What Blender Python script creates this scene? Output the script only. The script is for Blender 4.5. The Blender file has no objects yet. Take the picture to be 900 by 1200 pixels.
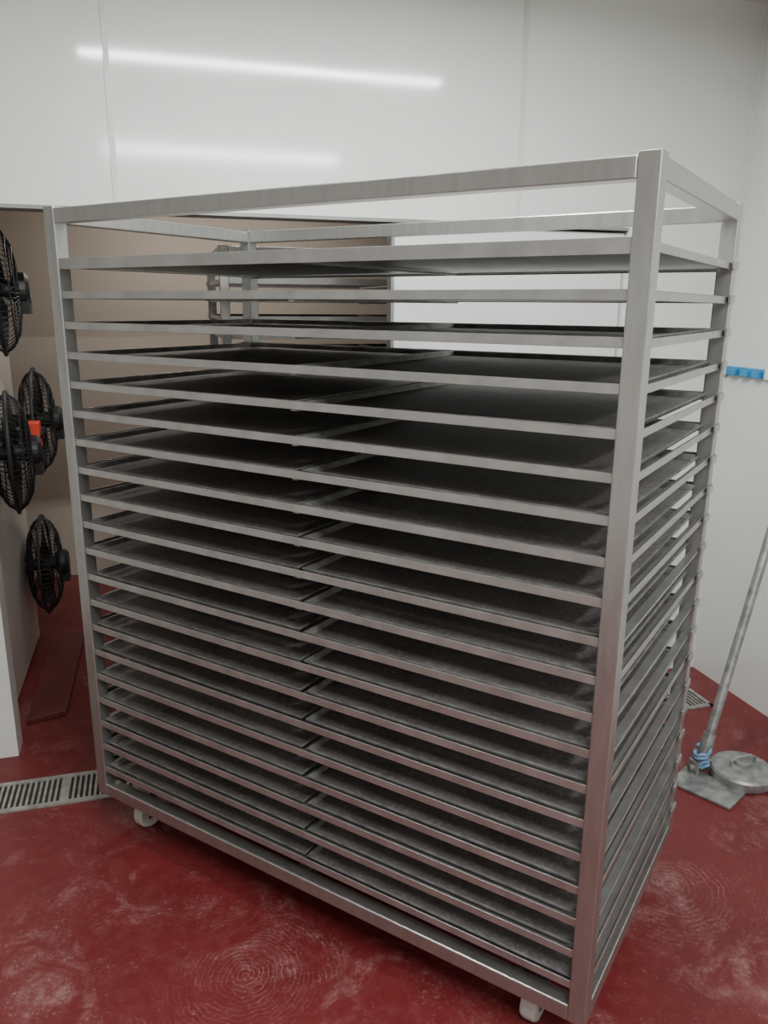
import bpy, bmesh, math, random
from mathutils import Vector, Matrix
random.seed(7)
SC=bpy.context.scene
COL=SC.collection

# ---------------------------------------------------------------- materials
def newmat(name):
    m=bpy.data.materials.new(name); m.use_nodes=True
    nt=m.node_tree; b=nt.nodes["Principled BSDF"]
    return m,nt,b
def noise_mat(name,c1,c2,metal=0,r1=.3,r2=.5,scale=8,stretch=(1,1,1),bump=0.0,detail=6,spec=.5):
    m,nt,b=newmat(name); N=nt.nodes; L=nt.links
    tc=N.new("ShaderNodeTexCoord"); mp=N.new("ShaderNodeMapping"); mp.inputs["Scale"].default_value=stretch
    L.new(tc.outputs["Object"],mp.inputs["Vector"])
    nz=N.new("ShaderNodeTexNoise"); nz.inputs["Scale"].default_value=scale; nz.inputs["Detail"].default_value=detail
    L.new(mp.outputs[0],nz.inputs["Vector"])
    cr=N.new("ShaderNodeValToRGB"); cr.color_ramp.elements[0].position=.32; cr.color_ramp.elements[1].position=.68
    cr.color_ramp.elements[0].color=(*c1,1); cr.color_ramp.elements[1].color=(*c2,1)
    L.new(nz.outputs["Fac"],cr.inputs[0]); L.new(cr.outputs[0],b.inputs["Base Color"])
    mr=N.new("ShaderNodeMapRange"); mr.inputs["To Min"].default_value=r1; mr.inputs["To Max"].default_value=r2
    L.new(nz.outputs["Fac"],mr.inputs["Value"]); L.new(mr.outputs[0],b.inputs["Roughness"])
    b.inputs["Metallic"].default_value=metal
    b.inputs["Specular IOR Level"].default_value=spec
    if bump:
        bp=N.new("ShaderNodeBump"); bp.inputs["Strength"].default_value=bump; bp.inputs["Distance"].default_value=.01
        L.new(nz.outputs["Fac"],bp.inputs["Height"]); L.new(bp.outputs[0],b.inputs["Normal"])
    return m
M_wall=noise_mat("wall_cladding_white",(.715,.730,.705),(.745,.76,.735),0,.07,.12,2.5,bump=.012,detail=2)
M_trim=noise_mat("joint_strip",(.60,.62,.60),(.64,.66,.64),0,.3,.4,5)
M_dark_trim=noise_mat("door_trim_grey",(.22,.22,.21),(.3,.3,.29),.3,.4,.5,5)
M_beige=noise_mat("wall_beige",(.50,.43,.365),(.54,.47,.405),0,.2,.3,1.5,detail=2)
M_ceil=noise_mat("ceiling_white",(.7,.7,.68),(.75,.75,.73),0,.4,.5,2)
M_steel=noise_mat("stainless_steel",(.37,.365,.355),(.42,.415,.405),.85,.27,.37,60,(1,1,.15),bump=.004,detail=3)
M_rail=noise_mat("rail_steel",(.36,.355,.345),(.45,.445,.435),.8,.32,.42,18,(1,1,1),bump=.004,detail=3)
M_galv=noise_mat("galvanised_metal",(.20,.205,.205),(.42,.42,.41),.6,.38,.55,25)
M_black=noise_mat("black_plastic",(.012,.012,.013),(.02,.02,.022),0,.35,.5,10)
M_wire=noise_mat("black_wire",(.012,.012,.013),(.02,.02,.02),.0,.45,.55,10)
M_orange=noise_mat("orange_plastic",(.75,.06,.03),(.85,.09,.05),0,.35,.45,10)
M_blue=noise_mat("blue_plastic",(.02,.20,.45),(.05,.32,.60),0,.3,.45,10)
M_bluecloth=noise_mat("blue_cloth",(.05,.18,.40),(.3,.42,.55),0,.8,.9,60)
M_wheel=noise_mat("nylon_wheel",(.40,.40,.38),(.58,.58,.55),0,.4,.5,15)
M_pit_shade=noise_mat("drain_pit_shade",(.02,.018,.017),(.04,.035,.03),0,.8,.9,30)  # near-black colour painted in for the shade under the grating
M_grate=noise_mat("grate_steel",(.30,.29,.27),(.50,.48,.45),.6,.4,.6,30)
M_strip=noise_mat("strip_maroon",(.10,.02,.02),(.14,.03,.028),0,.4,.5,8)
M_leaf=noise_mat("door_leaf_white",(.70,.72,.71),(.74,.76,.75),0,.15,.22,2)
M_leafin=noise_mat("door_leaf_cream",(.60,.56,.52),(.64,.60,.56),0,.2,.3,2)
M_under=noise_mat("tray_underside",(.34,.32,.30),(.46,.44,.42),.6,.3,.42,12)

# tray : dark oxidised aluminium, worn / flour marks
def tray_mat():
    m,nt,b=newmat("tray_dark_metal"); N=nt.nodes; L=nt.links
    tc=N.new("ShaderNodeTexCoord")
    n1=N.new("ShaderNodeTexNoise"); n1.inputs["Scale"].default_value=5; n1.inputs["Detail"].default_value=9; n1.inputs["Roughness"].default_value=.7
    n2=N.new("ShaderNodeTexNoise"); n2.inputs["Scale"].default_value=90; n2.inputs["Detail"].default_value=8; n2.inputs["Roughness"].default_value=.75
    L.new(tc.outputs["Object"],n1.inputs["Vector"]); L.new(tc.outputs["Object"],n2.inputs["Vector"])
    cr=N.new("ShaderNodeValToRGB"); e=cr.color_ramp.elements
    e[0].position=.36; e[0].color=(.145,.132,.130,1); e[1].position=.66; e[1].color=(.255,.240,.236,1)
    L.new(n1.outputs["Fac"],cr.inputs[0])
    cr2=N.new("ShaderNodeValToRGB"); e=cr2.color_ramp.elements
    e[0].position=.50; e[0].color=(0,0,0,1); e[1].position=.68; e[1].color=(.7,.7,.7,1)
    L.new(n2.outputs["Fac"],cr2.inputs[0])
    mx=N.new("ShaderNodeMix"); mx.data_type='RGBA'; mx.inputs["B"].default_value=(.44,.42,.405,1)
    L.new(cr2.outputs[0],mx.inputs["Factor"]); L.new(cr.outputs[0],mx.inputs["A"])
    L.new(mx.outputs["Result"],b.inputs["Base Color"])
    b.inputs["Metallic"].default_value=.2
    mr=N.new("ShaderNodeMapRange"); mr.inputs["To Min"].default_value=.45; mr.inputs["To Max"].default_value=.7
    L.new(n1.outputs["Fac"],mr.inputs["Value"]); L.new(mr.outputs[0],b.inputs["Roughness"])
    return m
M_tray=tray_mat()
M_lip=noise_mat("tray_lip",(.22,.215,.21),(.40,.39,.38),.5,.38,.5,25)

def floor_mat():
    m,nt,b=newmat("floor_red_resin"); N=nt.nodes; L=nt.links
    tc=N.new("ShaderNodeTexCoord")
    def noise(scale,detail=6,rough=.55,dist=0,vec=None):
        n=N.new("ShaderNodeTexNoise"); n.inputs["Scale"].default_value=scale; n.inputs["Detail"].default_value=detail
        n.inputs["Roughness"].default_value=rough; n.inputs["Distortion"].default_value=dist
        L.new(vec if vec else tc.outputs["Object"],n.inputs["Vector"]); return n
    def ramp(src,p0,p1,v0=0,v1=1):
        r=N.new("ShaderNodeMapRange"); r.inputs["From Min"].default_value=p0; r.inputs["From Max"].default_value=p1
        r.inputs["To Min"].default_value=v0; r.inputs["To Max"].default_value=v1
        L.new(src,r.inputs["Value"]); return r.outputs[0]
    def mul(a,bv):
        k=N.new("ShaderNodeMath"); k.operation='MULTIPLY'; k.use_clamp=True
        L.new(a,k.inputs[0])
        if isinstance(bv,(int,float)): k.inputs[1].default_value=bv
        else: L.new(bv,k.inputs[1])
        return k.outputs[0]
    def mixc(fac,a,col):
        x=N.new("ShaderNodeMix"); x.data_type='RGBA'; L.new(fac,x.inputs["Factor"])
        if isinstance(a,tuple): x.inputs["A"].default_value=a
        else: L.new(a,x.inputs["A"])
        x.inputs["B"].default_value=col
        return x.outputs["Result"]
    big=noise(1.6,5,.6); mid=noise(5,9,.72,1.2); fine=noise(90,9,.85); mid2=noise(2.6,7,.65,.8); mott=noise(24,8,.75,.5)
    base=mixc(ramp(big.outputs["Fac"],.35,.65),(.120,.012,.014,1),(.165,.020,.022,1))
    base=mixc(mul(ramp(mott.outputs["Fac"],.48,.72),.28),base,(.25,.07,.07,1))
    film=mul(mul(ramp(mid.outputs["Fac"],.48,.70),ramp(mid2.outputs["Fac"],.46,.60)),.55)
    film=mul(film,ramp(mott.outputs["Fac"],.34,.62))
    c=mixc(film,base,(.46,.30,.29,1))
    sp=mul(ramp(fine.outputs["Fac"],.55,.66),ramp(mid.outputs["Fac"],.46,.62))
    c=mixc(mul(sp,.6),c,(.62,.50,.48,1))
    out=c
    for cx,cy,sc in [(-2.24,-1.24,24),(-1.0,-1.25,20)]:
        mp=N.new("ShaderNodeMapping"); mp.inputs["Location"].default_value=(-cx,-cy,0)
        L.new(tc.outputs["Object"],mp.inputs["Vector"])
        w=N.new("ShaderNodeTexWave"); w.wave_type='RINGS'; w.rings_direction='Z'; w.inputs["Scale"].default_value=sc
        w.inputs["Distortion"].default_value=9; w.inputs["Detail"].default_value=4; w.inputs["Detail Scale"].default_value=.7
        L.new(mp.outputs[0],w.inputs["Vector"])
        ln=N.new("ShaderNodeVectorMath"); ln.operation='LENGTH'; L.new(mp.outputs[0],ln.inputs[0])
        fall=ramp(ln.outputs["Value"],.34,.12)
        k=mul(mul(ramp(w.outputs["Fac"],.82,1),fall),ramp(mid.outputs["Fac"],.46,.62))
        out=mixc(mul(k,.22),out,(.48,.29,.28,1))
    L.new(out,b.inputs["Base Color"])
    L.new(ramp(mott.outputs["Fac"],.3,.7,.32,.55),b.inputs["Roughness"])
    b.inputs["Specular IOR Level"].default_value=.4
    bp=N.new("ShaderNodeBump"); bp.inputs["Strength"].default_value=.2; bp.inputs["Distance"].default_value=.004
    L.new(mott.outputs["Fac"],bp.inputs["Height"]); L.new(bp.outputs[0],b.inputs["Normal"])
    return m
M_floor=floor_mat()

# ---------------------------------------------------------------- helpers
def obj(name,bm,mats,parent=None,smooth=False,bevel=0,solid=0):
    me=bpy.data.meshes.new(name); bmesh.ops.recalc_face_normals(bm,faces=bm.faces[:])
    bm.to_mesh(me); bm.free()
    for m in (mats if isinstance(mats,(list,tuple)) else [mats]): me.materials.append(m)
    o=bpy.data.objects.new(name,me); COL.objects.link(o)
    if smooth:
        for p in me.polygons: p.use_smooth=True
    if solid:
        s=o.modifiers.new("solid","SOLIDIFY"); s.thickness=solid; s.offset=-1
    if bevel:
        b=o.modifiers.new("bevel","BEVEL"); b.width=bevel; b.segments=2; b.limit_method='ANGLE'
    if parent: o.parent=parent
    return o
def empty(name,loc=(0,0,0),rz=0):
    e=bpy.data.objects.new(name,None); COL.objects.link(e); e.location=loc; e.rotation_euler=(0,0,rz); e.empty_display_size=.1
    return e
def box(bm,x0,x1,y0,y1,z0,z1,mat=0):
    vs=[bm.verts.new((x,y,z)) for x in (x0,x1) for y in (y0,y1) for z in (z0,z1)]
    for q in ((0,1,3,2),(4,6,7,5),(0,4,5,1),(2,3,7,6),(0,2,6,4),(1,5,7,3)):
        f=bm.faces.new([vs[i] for i in q]); f.material_index=mat
def boxo(name,x0,x1,y0,y1,z0,z1,mat,parent=None,bevel=0):
    bm=bmesh.new(); box(bm,x0,x1,y0,y1,z0,z1); return obj(name,bm,mat,parent,bevel=bevel)
def tube(bm,pts,r,seg=8,closed=False,mat=0,caps=True):
    pts=[Vector(p) for p in pts]; n=len(pts); rings=[]
    up=None
    for i,p in enumerate(pts):
        if closed: t=(pts[(i+1)%n]-pts[i-1]).normalized()
        else: t=(pts[min(i+1,n-1)]-pts[max(i-1,0)]).normalized()
        if up is None:
            up=Vector((0,0,1)) if abs(t.z)<.9 else Vector((1,0,0))
        a=(up-t*up.dot(t)).normalized(); up=a; b=t.cross(a)
        rr=r[i] if isinstance(r,(list,tuple)) else r
        rings.append([bm.verts.new(p+(a*math.cos(2*math.pi*k/seg)+b*math.sin(2*math.pi*k/seg))*rr) for k in range(seg)])
    for i in range(n if closed else n-1):
        A=rings[i];B=rings[(i+1)%n]
        for k in range(seg):
            f=bm.faces.new((A[k],A[(k+1)%seg],B[(k+1)%seg],B[k])); f.material_index=mat
    if not closed and caps:
        for R in (rings[0],rings[-1]):
            f=bm.faces.new(R); f.material_index=mat
def lathe(bm,prof,axis='Z',seg=32,mat=0,origin=(0,0,0)):
    o=Vector(origin); rings=[]
    for r,h in prof:
        ring=[]
        for k in range(seg):
            a=2*math.pi*k/seg; c,s=math.cos(a)*r,math.sin(a)*r
            v=Vector((c,s,h)) if axis=='Z' else (Vector((h,c,s)) if axis=='X' else Vector((c,h,s)))
            ring.append(bm.verts.new(o+v))
        rings.append(ring)
    for A,B in zip(rings,rings[1:]):
        for k in range(seg):
            f=bm.faces.new((A[k],A[(k+1)%seg],B[(k+1)%seg],B[k])); f.material_index=mat
    for R in (rings[0],rings[-1]):
        f=bm.faces.new(R); f.material_index=mat

# ---------------------------------------------------------------- room shell
XL,YF,CZ=-4.6,-5.2,2.785          # left wall, wall behind camera, ceiling
OX0,OX1,OZ=-2.945,-.53,1.95      # door opening in the back wall
T=.10
boxo("floor",XL-.1,1.3,YF-.1,2.4,-.1,0,M_floor)
boxo("ceiling",XL-.1,.1,YF-.1,T,CZ,CZ+.1,M_ceil)
boxo("wall_back_left",XL,OX0,0,T,0,CZ,M_wall)
boxo("wall_back_right",OX1,0,0,T,0,CZ,M_wall)
boxo("wall_back_header",OX0,OX1,0,T,OZ,CZ,M_wall)
boxo("wall_right",0,.1,YF,T,0,CZ,M_wall)
boxo("wall_left",XL-.1,XL,YF,T,0,CZ,M_wall)
boxo("wall_front",XL-.1,.1,YF-.1,YF,0,CZ,M_wall)
# joints
bm=bmesh.new()
for x,z0 in ((-3.89,0),(-2.45,OZ),(-1.01,OZ)): box(bm,x-.009,x+.009,-.003,0,z0,CZ)
obj("trim_1",bm,M_trim,bevel=.0008)
bm=bmesh.new()
for y in (-1.1,-2.54,-3.98): box(bm,-.002,0,y-.007,y+.007,0,CZ)
obj("trim_2",bm,M_trim)
boxo("trim_3",-.012,0,-.012,0,0,CZ,M_wall)      # corner angle
bm=bmesh.new(); box(bm,OX0,OX1,-.004,T,OZ-.012,OZ)
obj("trim_4",bm,M_dark_trim)

# fixed leaf (closed) and opened leaf
def leaf(name,x0,x1,y0,y1,mat):
    e=empty(name)
    boxo("panel",x0,x1,y0,y1,.012,OZ-.02,mat,e,bevel=.003)
    return e
d1=leaf("door_1",-1.49,OX1-.005,.015,.065,M_leaf)
bm=bmesh.new(); box(bm,-1.502,-1.49,.012,.068,.012,OZ-.02); obj("edge_profile",bm,M_dark_trim,d1)
d2=leaf("door_2",-3.055,-3.01,T+.015,1.16,M_leafin)
for z in (.3,1.0,1.7):
    bm=bmesh.new(); lathe(bm,[(.009,z-.05),(.009,z+.05)],origin=(-3.0,T+.012,0),seg=12); obj("hinge",bm,M_steel,d2)

# back room
boxo("wall_backroom_rear",-4.0,1.3,2.12,2.22,0,2.5,M_beige)
boxo("wall_backroom_left",-4.1,-4.0,T,2.22,0,2.5,M_beige)
boxo("wall_backroom_right",1.2,1.3,T,2.22,0,2.5,M_beige)
boxo("ceiling_backroom",-4.1,1.3,T,2.22,2.5,2.55,M_ceil)
boxo("wall_backroom_front",.1,1.3,0,T,0,2.5,M_beige)

# floor drain channel
dr=empty("floor_drain")
bm=bmesh.new(); box(bm,-3.7,-.16,-.36,-.19,.0005,.002); obj("pit_shade",bm,M_pit_shade,dr)  # thin plate on an uncut floor; its dark colour imitates the channel's shade
bm=bmesh.new()
box(bm,-3.7,-.16,-.365,-.345,.0005,.007); box(bm,-3.7,-.16,-.205,-.185,.0005,.007)
x=-3.7
i=0
while x<-.17:
    w=.030 if i%16==0 else .008
    box(bm,x,min(x+w,-.16),-.345,-.205,.001,.0065); x+=w+.010; i+=1
box(bm,-.175,-.16,-.365,-.185,.0005,.007)
obj("grating",bm,M_grate,dr)

# ---------------------------------------------------------------- racks
RW,RD,RT,RB=1.5516,.7588,1.886,.136     # length (local Y), depth (local X), top, bottom
Z0,DZ=1.7465,.0799
def make_tray(bm,x0,x1,y0,y1,z,tilt=0,mz=0):
    lip=.006; dep=.013
    def ring(o,zz): 
        out=[]
        for (x,y) in ((x0-o,y0-o),(x1+o,y0-o),(x1+o,y1+o),(x0-o,y1+o)):
            out.append(bm.verts.new((x,y,zz+tilt*((y-y0)/(y1-y0)-.5)+mz*((x-x0)/(x1-x0)-.5))))
        return out
    r0=ring(-.001,z+dep-.003); r1=ring(-.001,z+dep); r2=ring(-lip,z+dep); r3=ring(-lip-.006,z)
    for A,B,mi in ((r0,r1,1),(r1,r2,1),(r2,r3,1)):
        for k in range(4):
            f=bm.faces.new((A[k],A[(k+1)%4],B[(k+1)%4],B[k])); f.material_index=mi
    f=bm.faces.new(r3); f.material_index=0
    r4=ring(-.012,z-.0015)
    for k in range(4):
        f=bm.faces.new((r0[k],r0[(k+1)%4],r4[(k+1)%4],r4[k])); f.material_index=1
    f=bm.faces.new(list(reversed(r4))); f.material_index=2
def make_rack(name,loc,rz,levels,empty_levels=(),low_side=()):
    e=empty(name,loc,rz); h=.02
    bm=bmesh.new()
    for x in (0,RD):
        for y in (0,RW): box(bm,x-h,x+h,y-h,y+h,RB,RT+.006)
    obj("posts",bm,M_steel,e,bevel=.003)
    bm=bmesh.new()
    for z0,z1 in ((RT-.037,RT),(RB,RB+2*h)):
        for x in (0,RD): box(bm,x-h+.001,x+h-.001,h,RW-h,z0,z1)
        for y in (0,RW): box(bm,h,RD-h,y-h+.001,y+h-.001,z0,z1)
    box(bm,h,RD-h,RW/2-h,RW/2+h,RB,RB+2*h-.002)
    obj("frame_rails",bm,M_steel,e,bevel=.003)
    MID=RW/2-.025
    bm=bmesh.new(); bc=bmesh.new(); t=.003
    for k in levels:
        z=Z0-DZ*k; fl=.014 if k==0 else .0095; zf=z-.0098
        box(bm,-.015,-.015+t,h,RW-h,z-fl,z+fl); box(bm,-.015+t,.012,h,RW-h,zf,zf+t)
        box(bm,RD+.015-t,RD+.015,h,RW-h,z-fl,z+fl); box(bm,RD-.012,RD+.015-t,h,RW-h,zf,zf+t)
        for s,y in ((1,-.015),(-1,RW+.015)):
            up=-.005 if k in low_side else .0065
            a,b=sorted((y,y+s*t)); box(bm,h,RD-h,a,b,z-.0098,z+up)
            a,b=sorted((y+s*t,y+s*.022)); box(bm,h,RD-h,a,b,zf,zf+t)
            a,b=sorted((y-s*.005,y-s*.011)); box(bm,RD-.045,RD+.012,a,b,z-.010,z+.010)
        box(bc,-.01,RD+.01,MID-.008,MID+.008,zf-.004,zf+t-.001)
    obj("shelf_rails",bm,M_rail,e,bevel=.0008)
    obj("centre_bearers",bc,M_lip,e)
    bm=bmesh.new()
    for k in levels:
        if k in empty_levels: continue
        z=Z0-DZ*k-.0098+.005
        for (y0,y1) in ((.010,MID-.006),(MID+.006,RW-.014)):
            j=random.uniform(-.003,.006); jy=random.uniform(-.003,.003)
            make_tray(bm,.0+j,RD-.012+j,y0+jy,y1+jy,z,random.uniform(-.003,.003),random.uniform(-.001,.003))
    obj("baking_trays",bm,[M_tray,M_lip,M_under],e)
    for i,(x,y) in enumerate(((.06,.13),(RD-.06,.13),(.06,RW-.09),(RD-.06,RW-.09))):
        bm=bmesh.new()
        box(bm,x-.045,x+.045,y-.04,y+.04,RB-.005,RB+.002,0)
        lathe(bm,[(.018,RB-.02),(.018,RB-.005)],origin=(x,y,0),seg=20,mat=0)
        cx=x+.02
        for s in (-1,1): box(bm,cx-.018,cx+.018,y+s*.022-.0015,y+s*.022+.0015,.035,RB-.02,0)
        box(bm,x-.02,cx+.018,y-.0235,y+.0235,RB-.024,RB-.02,0)
        lathe(bm,[(.012,-.019),(.044,-.019),(.048,-.012),(.048,.012),(.044,.019),(.012,.019)],axis='Y',origin=(cx,y,.048),seg=28,mat=1)
        lathe(bm,[(.008,-.027),(.008,.027)],axis='Y',origin=(cx,y,.048),seg=12,mat=0)
        obj("castor_%d"%(i+1),bm,[M_steel,M_wheel],e)
    return e
make_rack("bakery_tray_rack",(-1.56,-1.688,0),math.radians(131.74-90),range(20),low_side=(9,11,12,14,15,17))
make_rack("bakery_tray_rack",(-.50,.70,0),math.radians(90),range(20),empty_levels=(0,))

# ---------------------------------------------------------------- fans
def make_fan_mesh():
    bm=bmesh.new(); R=.23
    def ringpts(x,r,n=40): return [(x,r*math.cos(2*math.pi*k/n),r*math.sin(2*math.pi*k/n)) for k in range(n)]
    prof=[(.045,-.072),(.10,-.069),(.16,-.058),(.205,-.033),(R,0)]
    for sgn in (1,-1):
        for r,x in ((.045,.072),(.10,.069),(.15,.060),(.19,.043)): tube(bm,ringpts(sgn*x,r),.003,5,True,0)
        n=60
        for k in range(n):
            a=2*math.pi*(k+.25*sgn)/n
            tube(bm,[(-x*sgn,r*math.cos(a+ (R-r)*.8*sgn),r*math.sin(a+(R-r)*.8*sgn)) for r,x in prof],.0018,4,False,0,False)
    tube(bm,ringpts(0,R+.002,48),.008,8,True,0)
    lathe(bm,[(.0,-.078),(.04,-.076),(.045,-.070)],axis='X',mat=1,seg=24)
    lathe(bm,[(.050,.050),(.062,.062),(.062,.092),(.05,.105),(.0,.108)],axis='X',mat=1,seg=24)
    lathe(bm,[(.03,-.05),(.035,.05)],axis='X',mat=1,seg=20)
    for b in range(5):
        a0=2*math.pi*b/5; rows=[]
        for i in range(6):
            r=.03+.17*i/5; w=.34+.25*math.sin(math.pi*i/5.5)
            rows.append([bm.verts.new((.028*(t-.5)*2*(1-.4*i/5),r*math.cos(a0+w*(t-.5)*2+.1*i/5),r*math.sin(a0+w*(t-.5)*2+.1*i/5))) for t in (0,.33,.66,1)])
        for A,B in zip(rows,rows[1:]):
            for k in range(3):
                f=bm.faces.new((A[k],A[k+1],B[k+1],B[k])); f.material_index=1
    me=bpy.data.meshes.new("fan_head"); bmesh.ops.recalc_face_normals(bm,faces=bm.faces[:]); bm.to_mesh(me); bm.free()
    me.materials.append(M_wire); me.materials.append(M_black)
    return me
fanme=make_fan_mesh()
for (x,y,z,rz) in ((-2.895,.356,1.69,7),(-2.89,.993,1.125,2),(-2.912,.377,1.085,7),(-2.925,1.0,.435,1)):
    e=empty("mounted_fan",(x,y,z))
    o=bpy.data.objects.new("head",fanme); COL.objects.link(o); o.parent=e; o.rotation_euler=(0,math.radians(-1),math.radians(rz))
    bm=bmesh.new(); wx=-3.009-x
    lathe(bm,[(.03,wx),(.03,-.06)],axis='X',seg=20)
    lathe(bm,[(.055,wx),(.055,wx+.006)],axis='X',seg=24)
    box(bm,.06,.105,-.035,.035,-.085,-.03)
    obj("bracket",bm,M_black,e)
e=empty("fan_switch_box",(-2.875,.68,1.107))
bm=bmesh.new(); box(bm,-.022,.030,-.035,.035,-.055,.055); obj("housing",bm,M_orange,e,bevel=.006)
bm=bmesh.new(); box(bm,-.134,-.022,-.02,.02,-.02,.02); lathe(bm,[(.016,.030),(.016,.038),(.012,.042)],axis='X',seg=20); obj("mounting_arm",bm,M_black,e)
bm=bmesh.new(); tube(bm,[(-3.0,.40,1.45),(-2.99,.36,1.38),(-2.99,.42,1.3),(-3.0,.55,1.2),(-3.0,.63,1.12)],.005,6); obj("fan_cable",bm,M_black)
bm=bmesh.new()
vs=[(-2.945,.23),(-2.80,.28),(-2.79,1.12),(-2.945,1.12)]
lo=[bm.verts.new((x,y,.001)) for x,y in vs]; hi=[bm.verts.new((x,y,.022)) for x,y in vs]
bm.faces.new(lo); bm.faces.new(hi)
for k in range(4): bm.faces.new((lo[k],lo[(k+1)%4],hi[(k+1)%4],hi[k]))
obj("floor_strip",bm,M_strip,bevel=.002)  # thin dark maroon strip lying flat beside the opened leaf

# ---------------------------------------------------------------- leaning pole on base plate, round weight, tool hanger
e=empty("floor_pole_with_base_plate")
B0=Vector((-.54,-.775,.035)); TP=Vector((-.02,-.545,1.50))
bm=bmesh.new(); tube(bm,[B0,B0.lerp(TP,.02),B0.lerp(TP,.5),TP],.0165,16); obj("pole",bm,M_galv,e,smooth=False)
bm=bmesh.new(); tube(bm,[B0.lerp(TP,.0),B0.lerp(TP,.075)],.023,16); tube(bm,[(-.59,-.775,.03),(-.49,-.775,.03)],.012,12)
box(bm,-.575,-.567,-.80,-.75,.01,.055); box(bm,-.513,-.505,-.80,-.75,.01,.055); obj("pivot",bm,M_galv,e)
bm=bmesh.new(); box(bm,-.11,.11,-.07,.07,0,.010); o=obj("base_plate",bm,M_galv,e,bevel=.002); o.location=(-.578,-.865,.001); o.rotation_euler=(0,0,math.radians(-62))
bm=bmesh.new()
for k in range(2):
    pts=[]
    for i in range(24):
        a=i*.55+k*2; pts.append((-.54+.026*math.cos(a)+random.uniform(-.006,.006),-.775+.026*math.sin(a)+random.uniform(-.006,.006),.03+.0032*i+random.uniform(-.005,.005)))
    tube(bm,pts,.006,6)
obj("blue_rag",bm,M_bluecloth,e,smooth=True)
bm=bmesh.new()
lathe(bm,[(.090,.0),(.108,.004),(.111,.012),(.111,.036),(.105,.044),(.056,.050),(.030,.054),(.027,.066),(.018,.070),(.0,.071)],seg=48)
tube(bm,[(-.05,0,.045),(-.05,0,.075),(-.03,0,.085),(.03,0,.085),(.05,0,.075),(.05,0,.045)],.005,8)
o=obj("round_metal_weight",bm,M_galv,smooth=True); o.location=(-.412,-.838,0)
s=o.modifiers.new("es","EDGE_SPLIT"); s.split_angle=math.radians(35)

e=empty("wall_tool_hanger",(0,-.14,1.39))
bm=bmesh.new(); box(bm,-.018,-.0,-.115,.115,-.018,.018); obj("back_rail",bm,M_blue,e,bevel=.004)
bm=bmesh.new()
for y in (-.08,-.01,.06):
    box(bm,-.035,-.018,y-.02,y+.02,-.018,.008)
obj("clips",bm,M_blue,e,bevel=.004)
bm=bmesh.new(); box(bm,-.022,0,.115,.135,-.022,.022); box(bm,-.022,0,-.135,-.115,-.022,.022); obj("end_caps",bm,M_leaf,e,bevel=.003)

# ---------------------------------------------------------------- lamps
def lamp(y,z,x0,x1,power):
    e=empty("ceiling_batten_light",((x0+x1)/2,y,z)); L=(x1-x0)
    bm=bmesh.new(); box(bm,-L/2,L/2,-.045,.045,.012,CZ-z); obj("housing",bm,M_ceil,e,bevel=.004)
    ld=bpy.data.lights.new("tube","AREA"); ld.shape='RECTANGLE'; ld.size=L-.02; ld.size_y=.065; ld.energy=power; ld.color=(.955,1,.97)
    o=bpy.data.objects.new("tube",ld); COL.objects.link(o); o.parent=e; o.location=(0,0,.008)
lamp(-1.08,2.68,-2.6,-.94,60)
lamp(-3.3,2.68,-2.6,-.94,110)
e=empty("ceiling_batten_light",(-2.0,1.4,2.44))
bm=bmesh.new(); box(bm,-.6,.6,-.045,.045,.012,.06); obj("housing",bm,M_ceil,e)
ld=bpy.data.lights.new("tube","AREA"); ld.shape='RECTANGLE'; ld.size=1.2; ld.size_y=.05; ld.energy=14; ld.color=(1,.95,.88)
o=bpy.data.objects.new("tube",ld); COL.objects.link(o); o.parent=e; o.location=(0,0,.008)

w=bpy.data.worlds.new("world"); SC.world=w; w.use_nodes=True
w.node_tree.nodes["Background"].inputs[0].default_value=(.8,.85,.9,1); w.node_tree.nodes["Background"].inputs[1].default_value=.3

# ---------------------------------------------------------------- camera
th=.2561; ro=-.0078; yaw=math.radians(-16.1)
r=Vector((1,0,0)); u=Vector((0,math.sin(th),math.cos(th)))
c,s=math.cos(ro),math.sin(ro)
r2=r*c-u*s; u2=r*s+u*c; bk=r2.cross(u2)
R=Matrix((r2,u2,bk)).transposed()
R=Matrix.Rotation(yaw,3,'Z') @ R
cd=bpy.data.cameras.new("camera"); cam=bpy.data.objects.new("camera",cd); COL.objects.link(cam)
cam.matrix_world=Matrix.Translation((-2.3644,-2.9054,1.6459)) @ R.to_4x4()
cd.sensor_fit='VERTICAL'; cd.sensor_height=36; cd.lens=924.6/1200*36
cd.clip_start=.02
SC.camera=cam
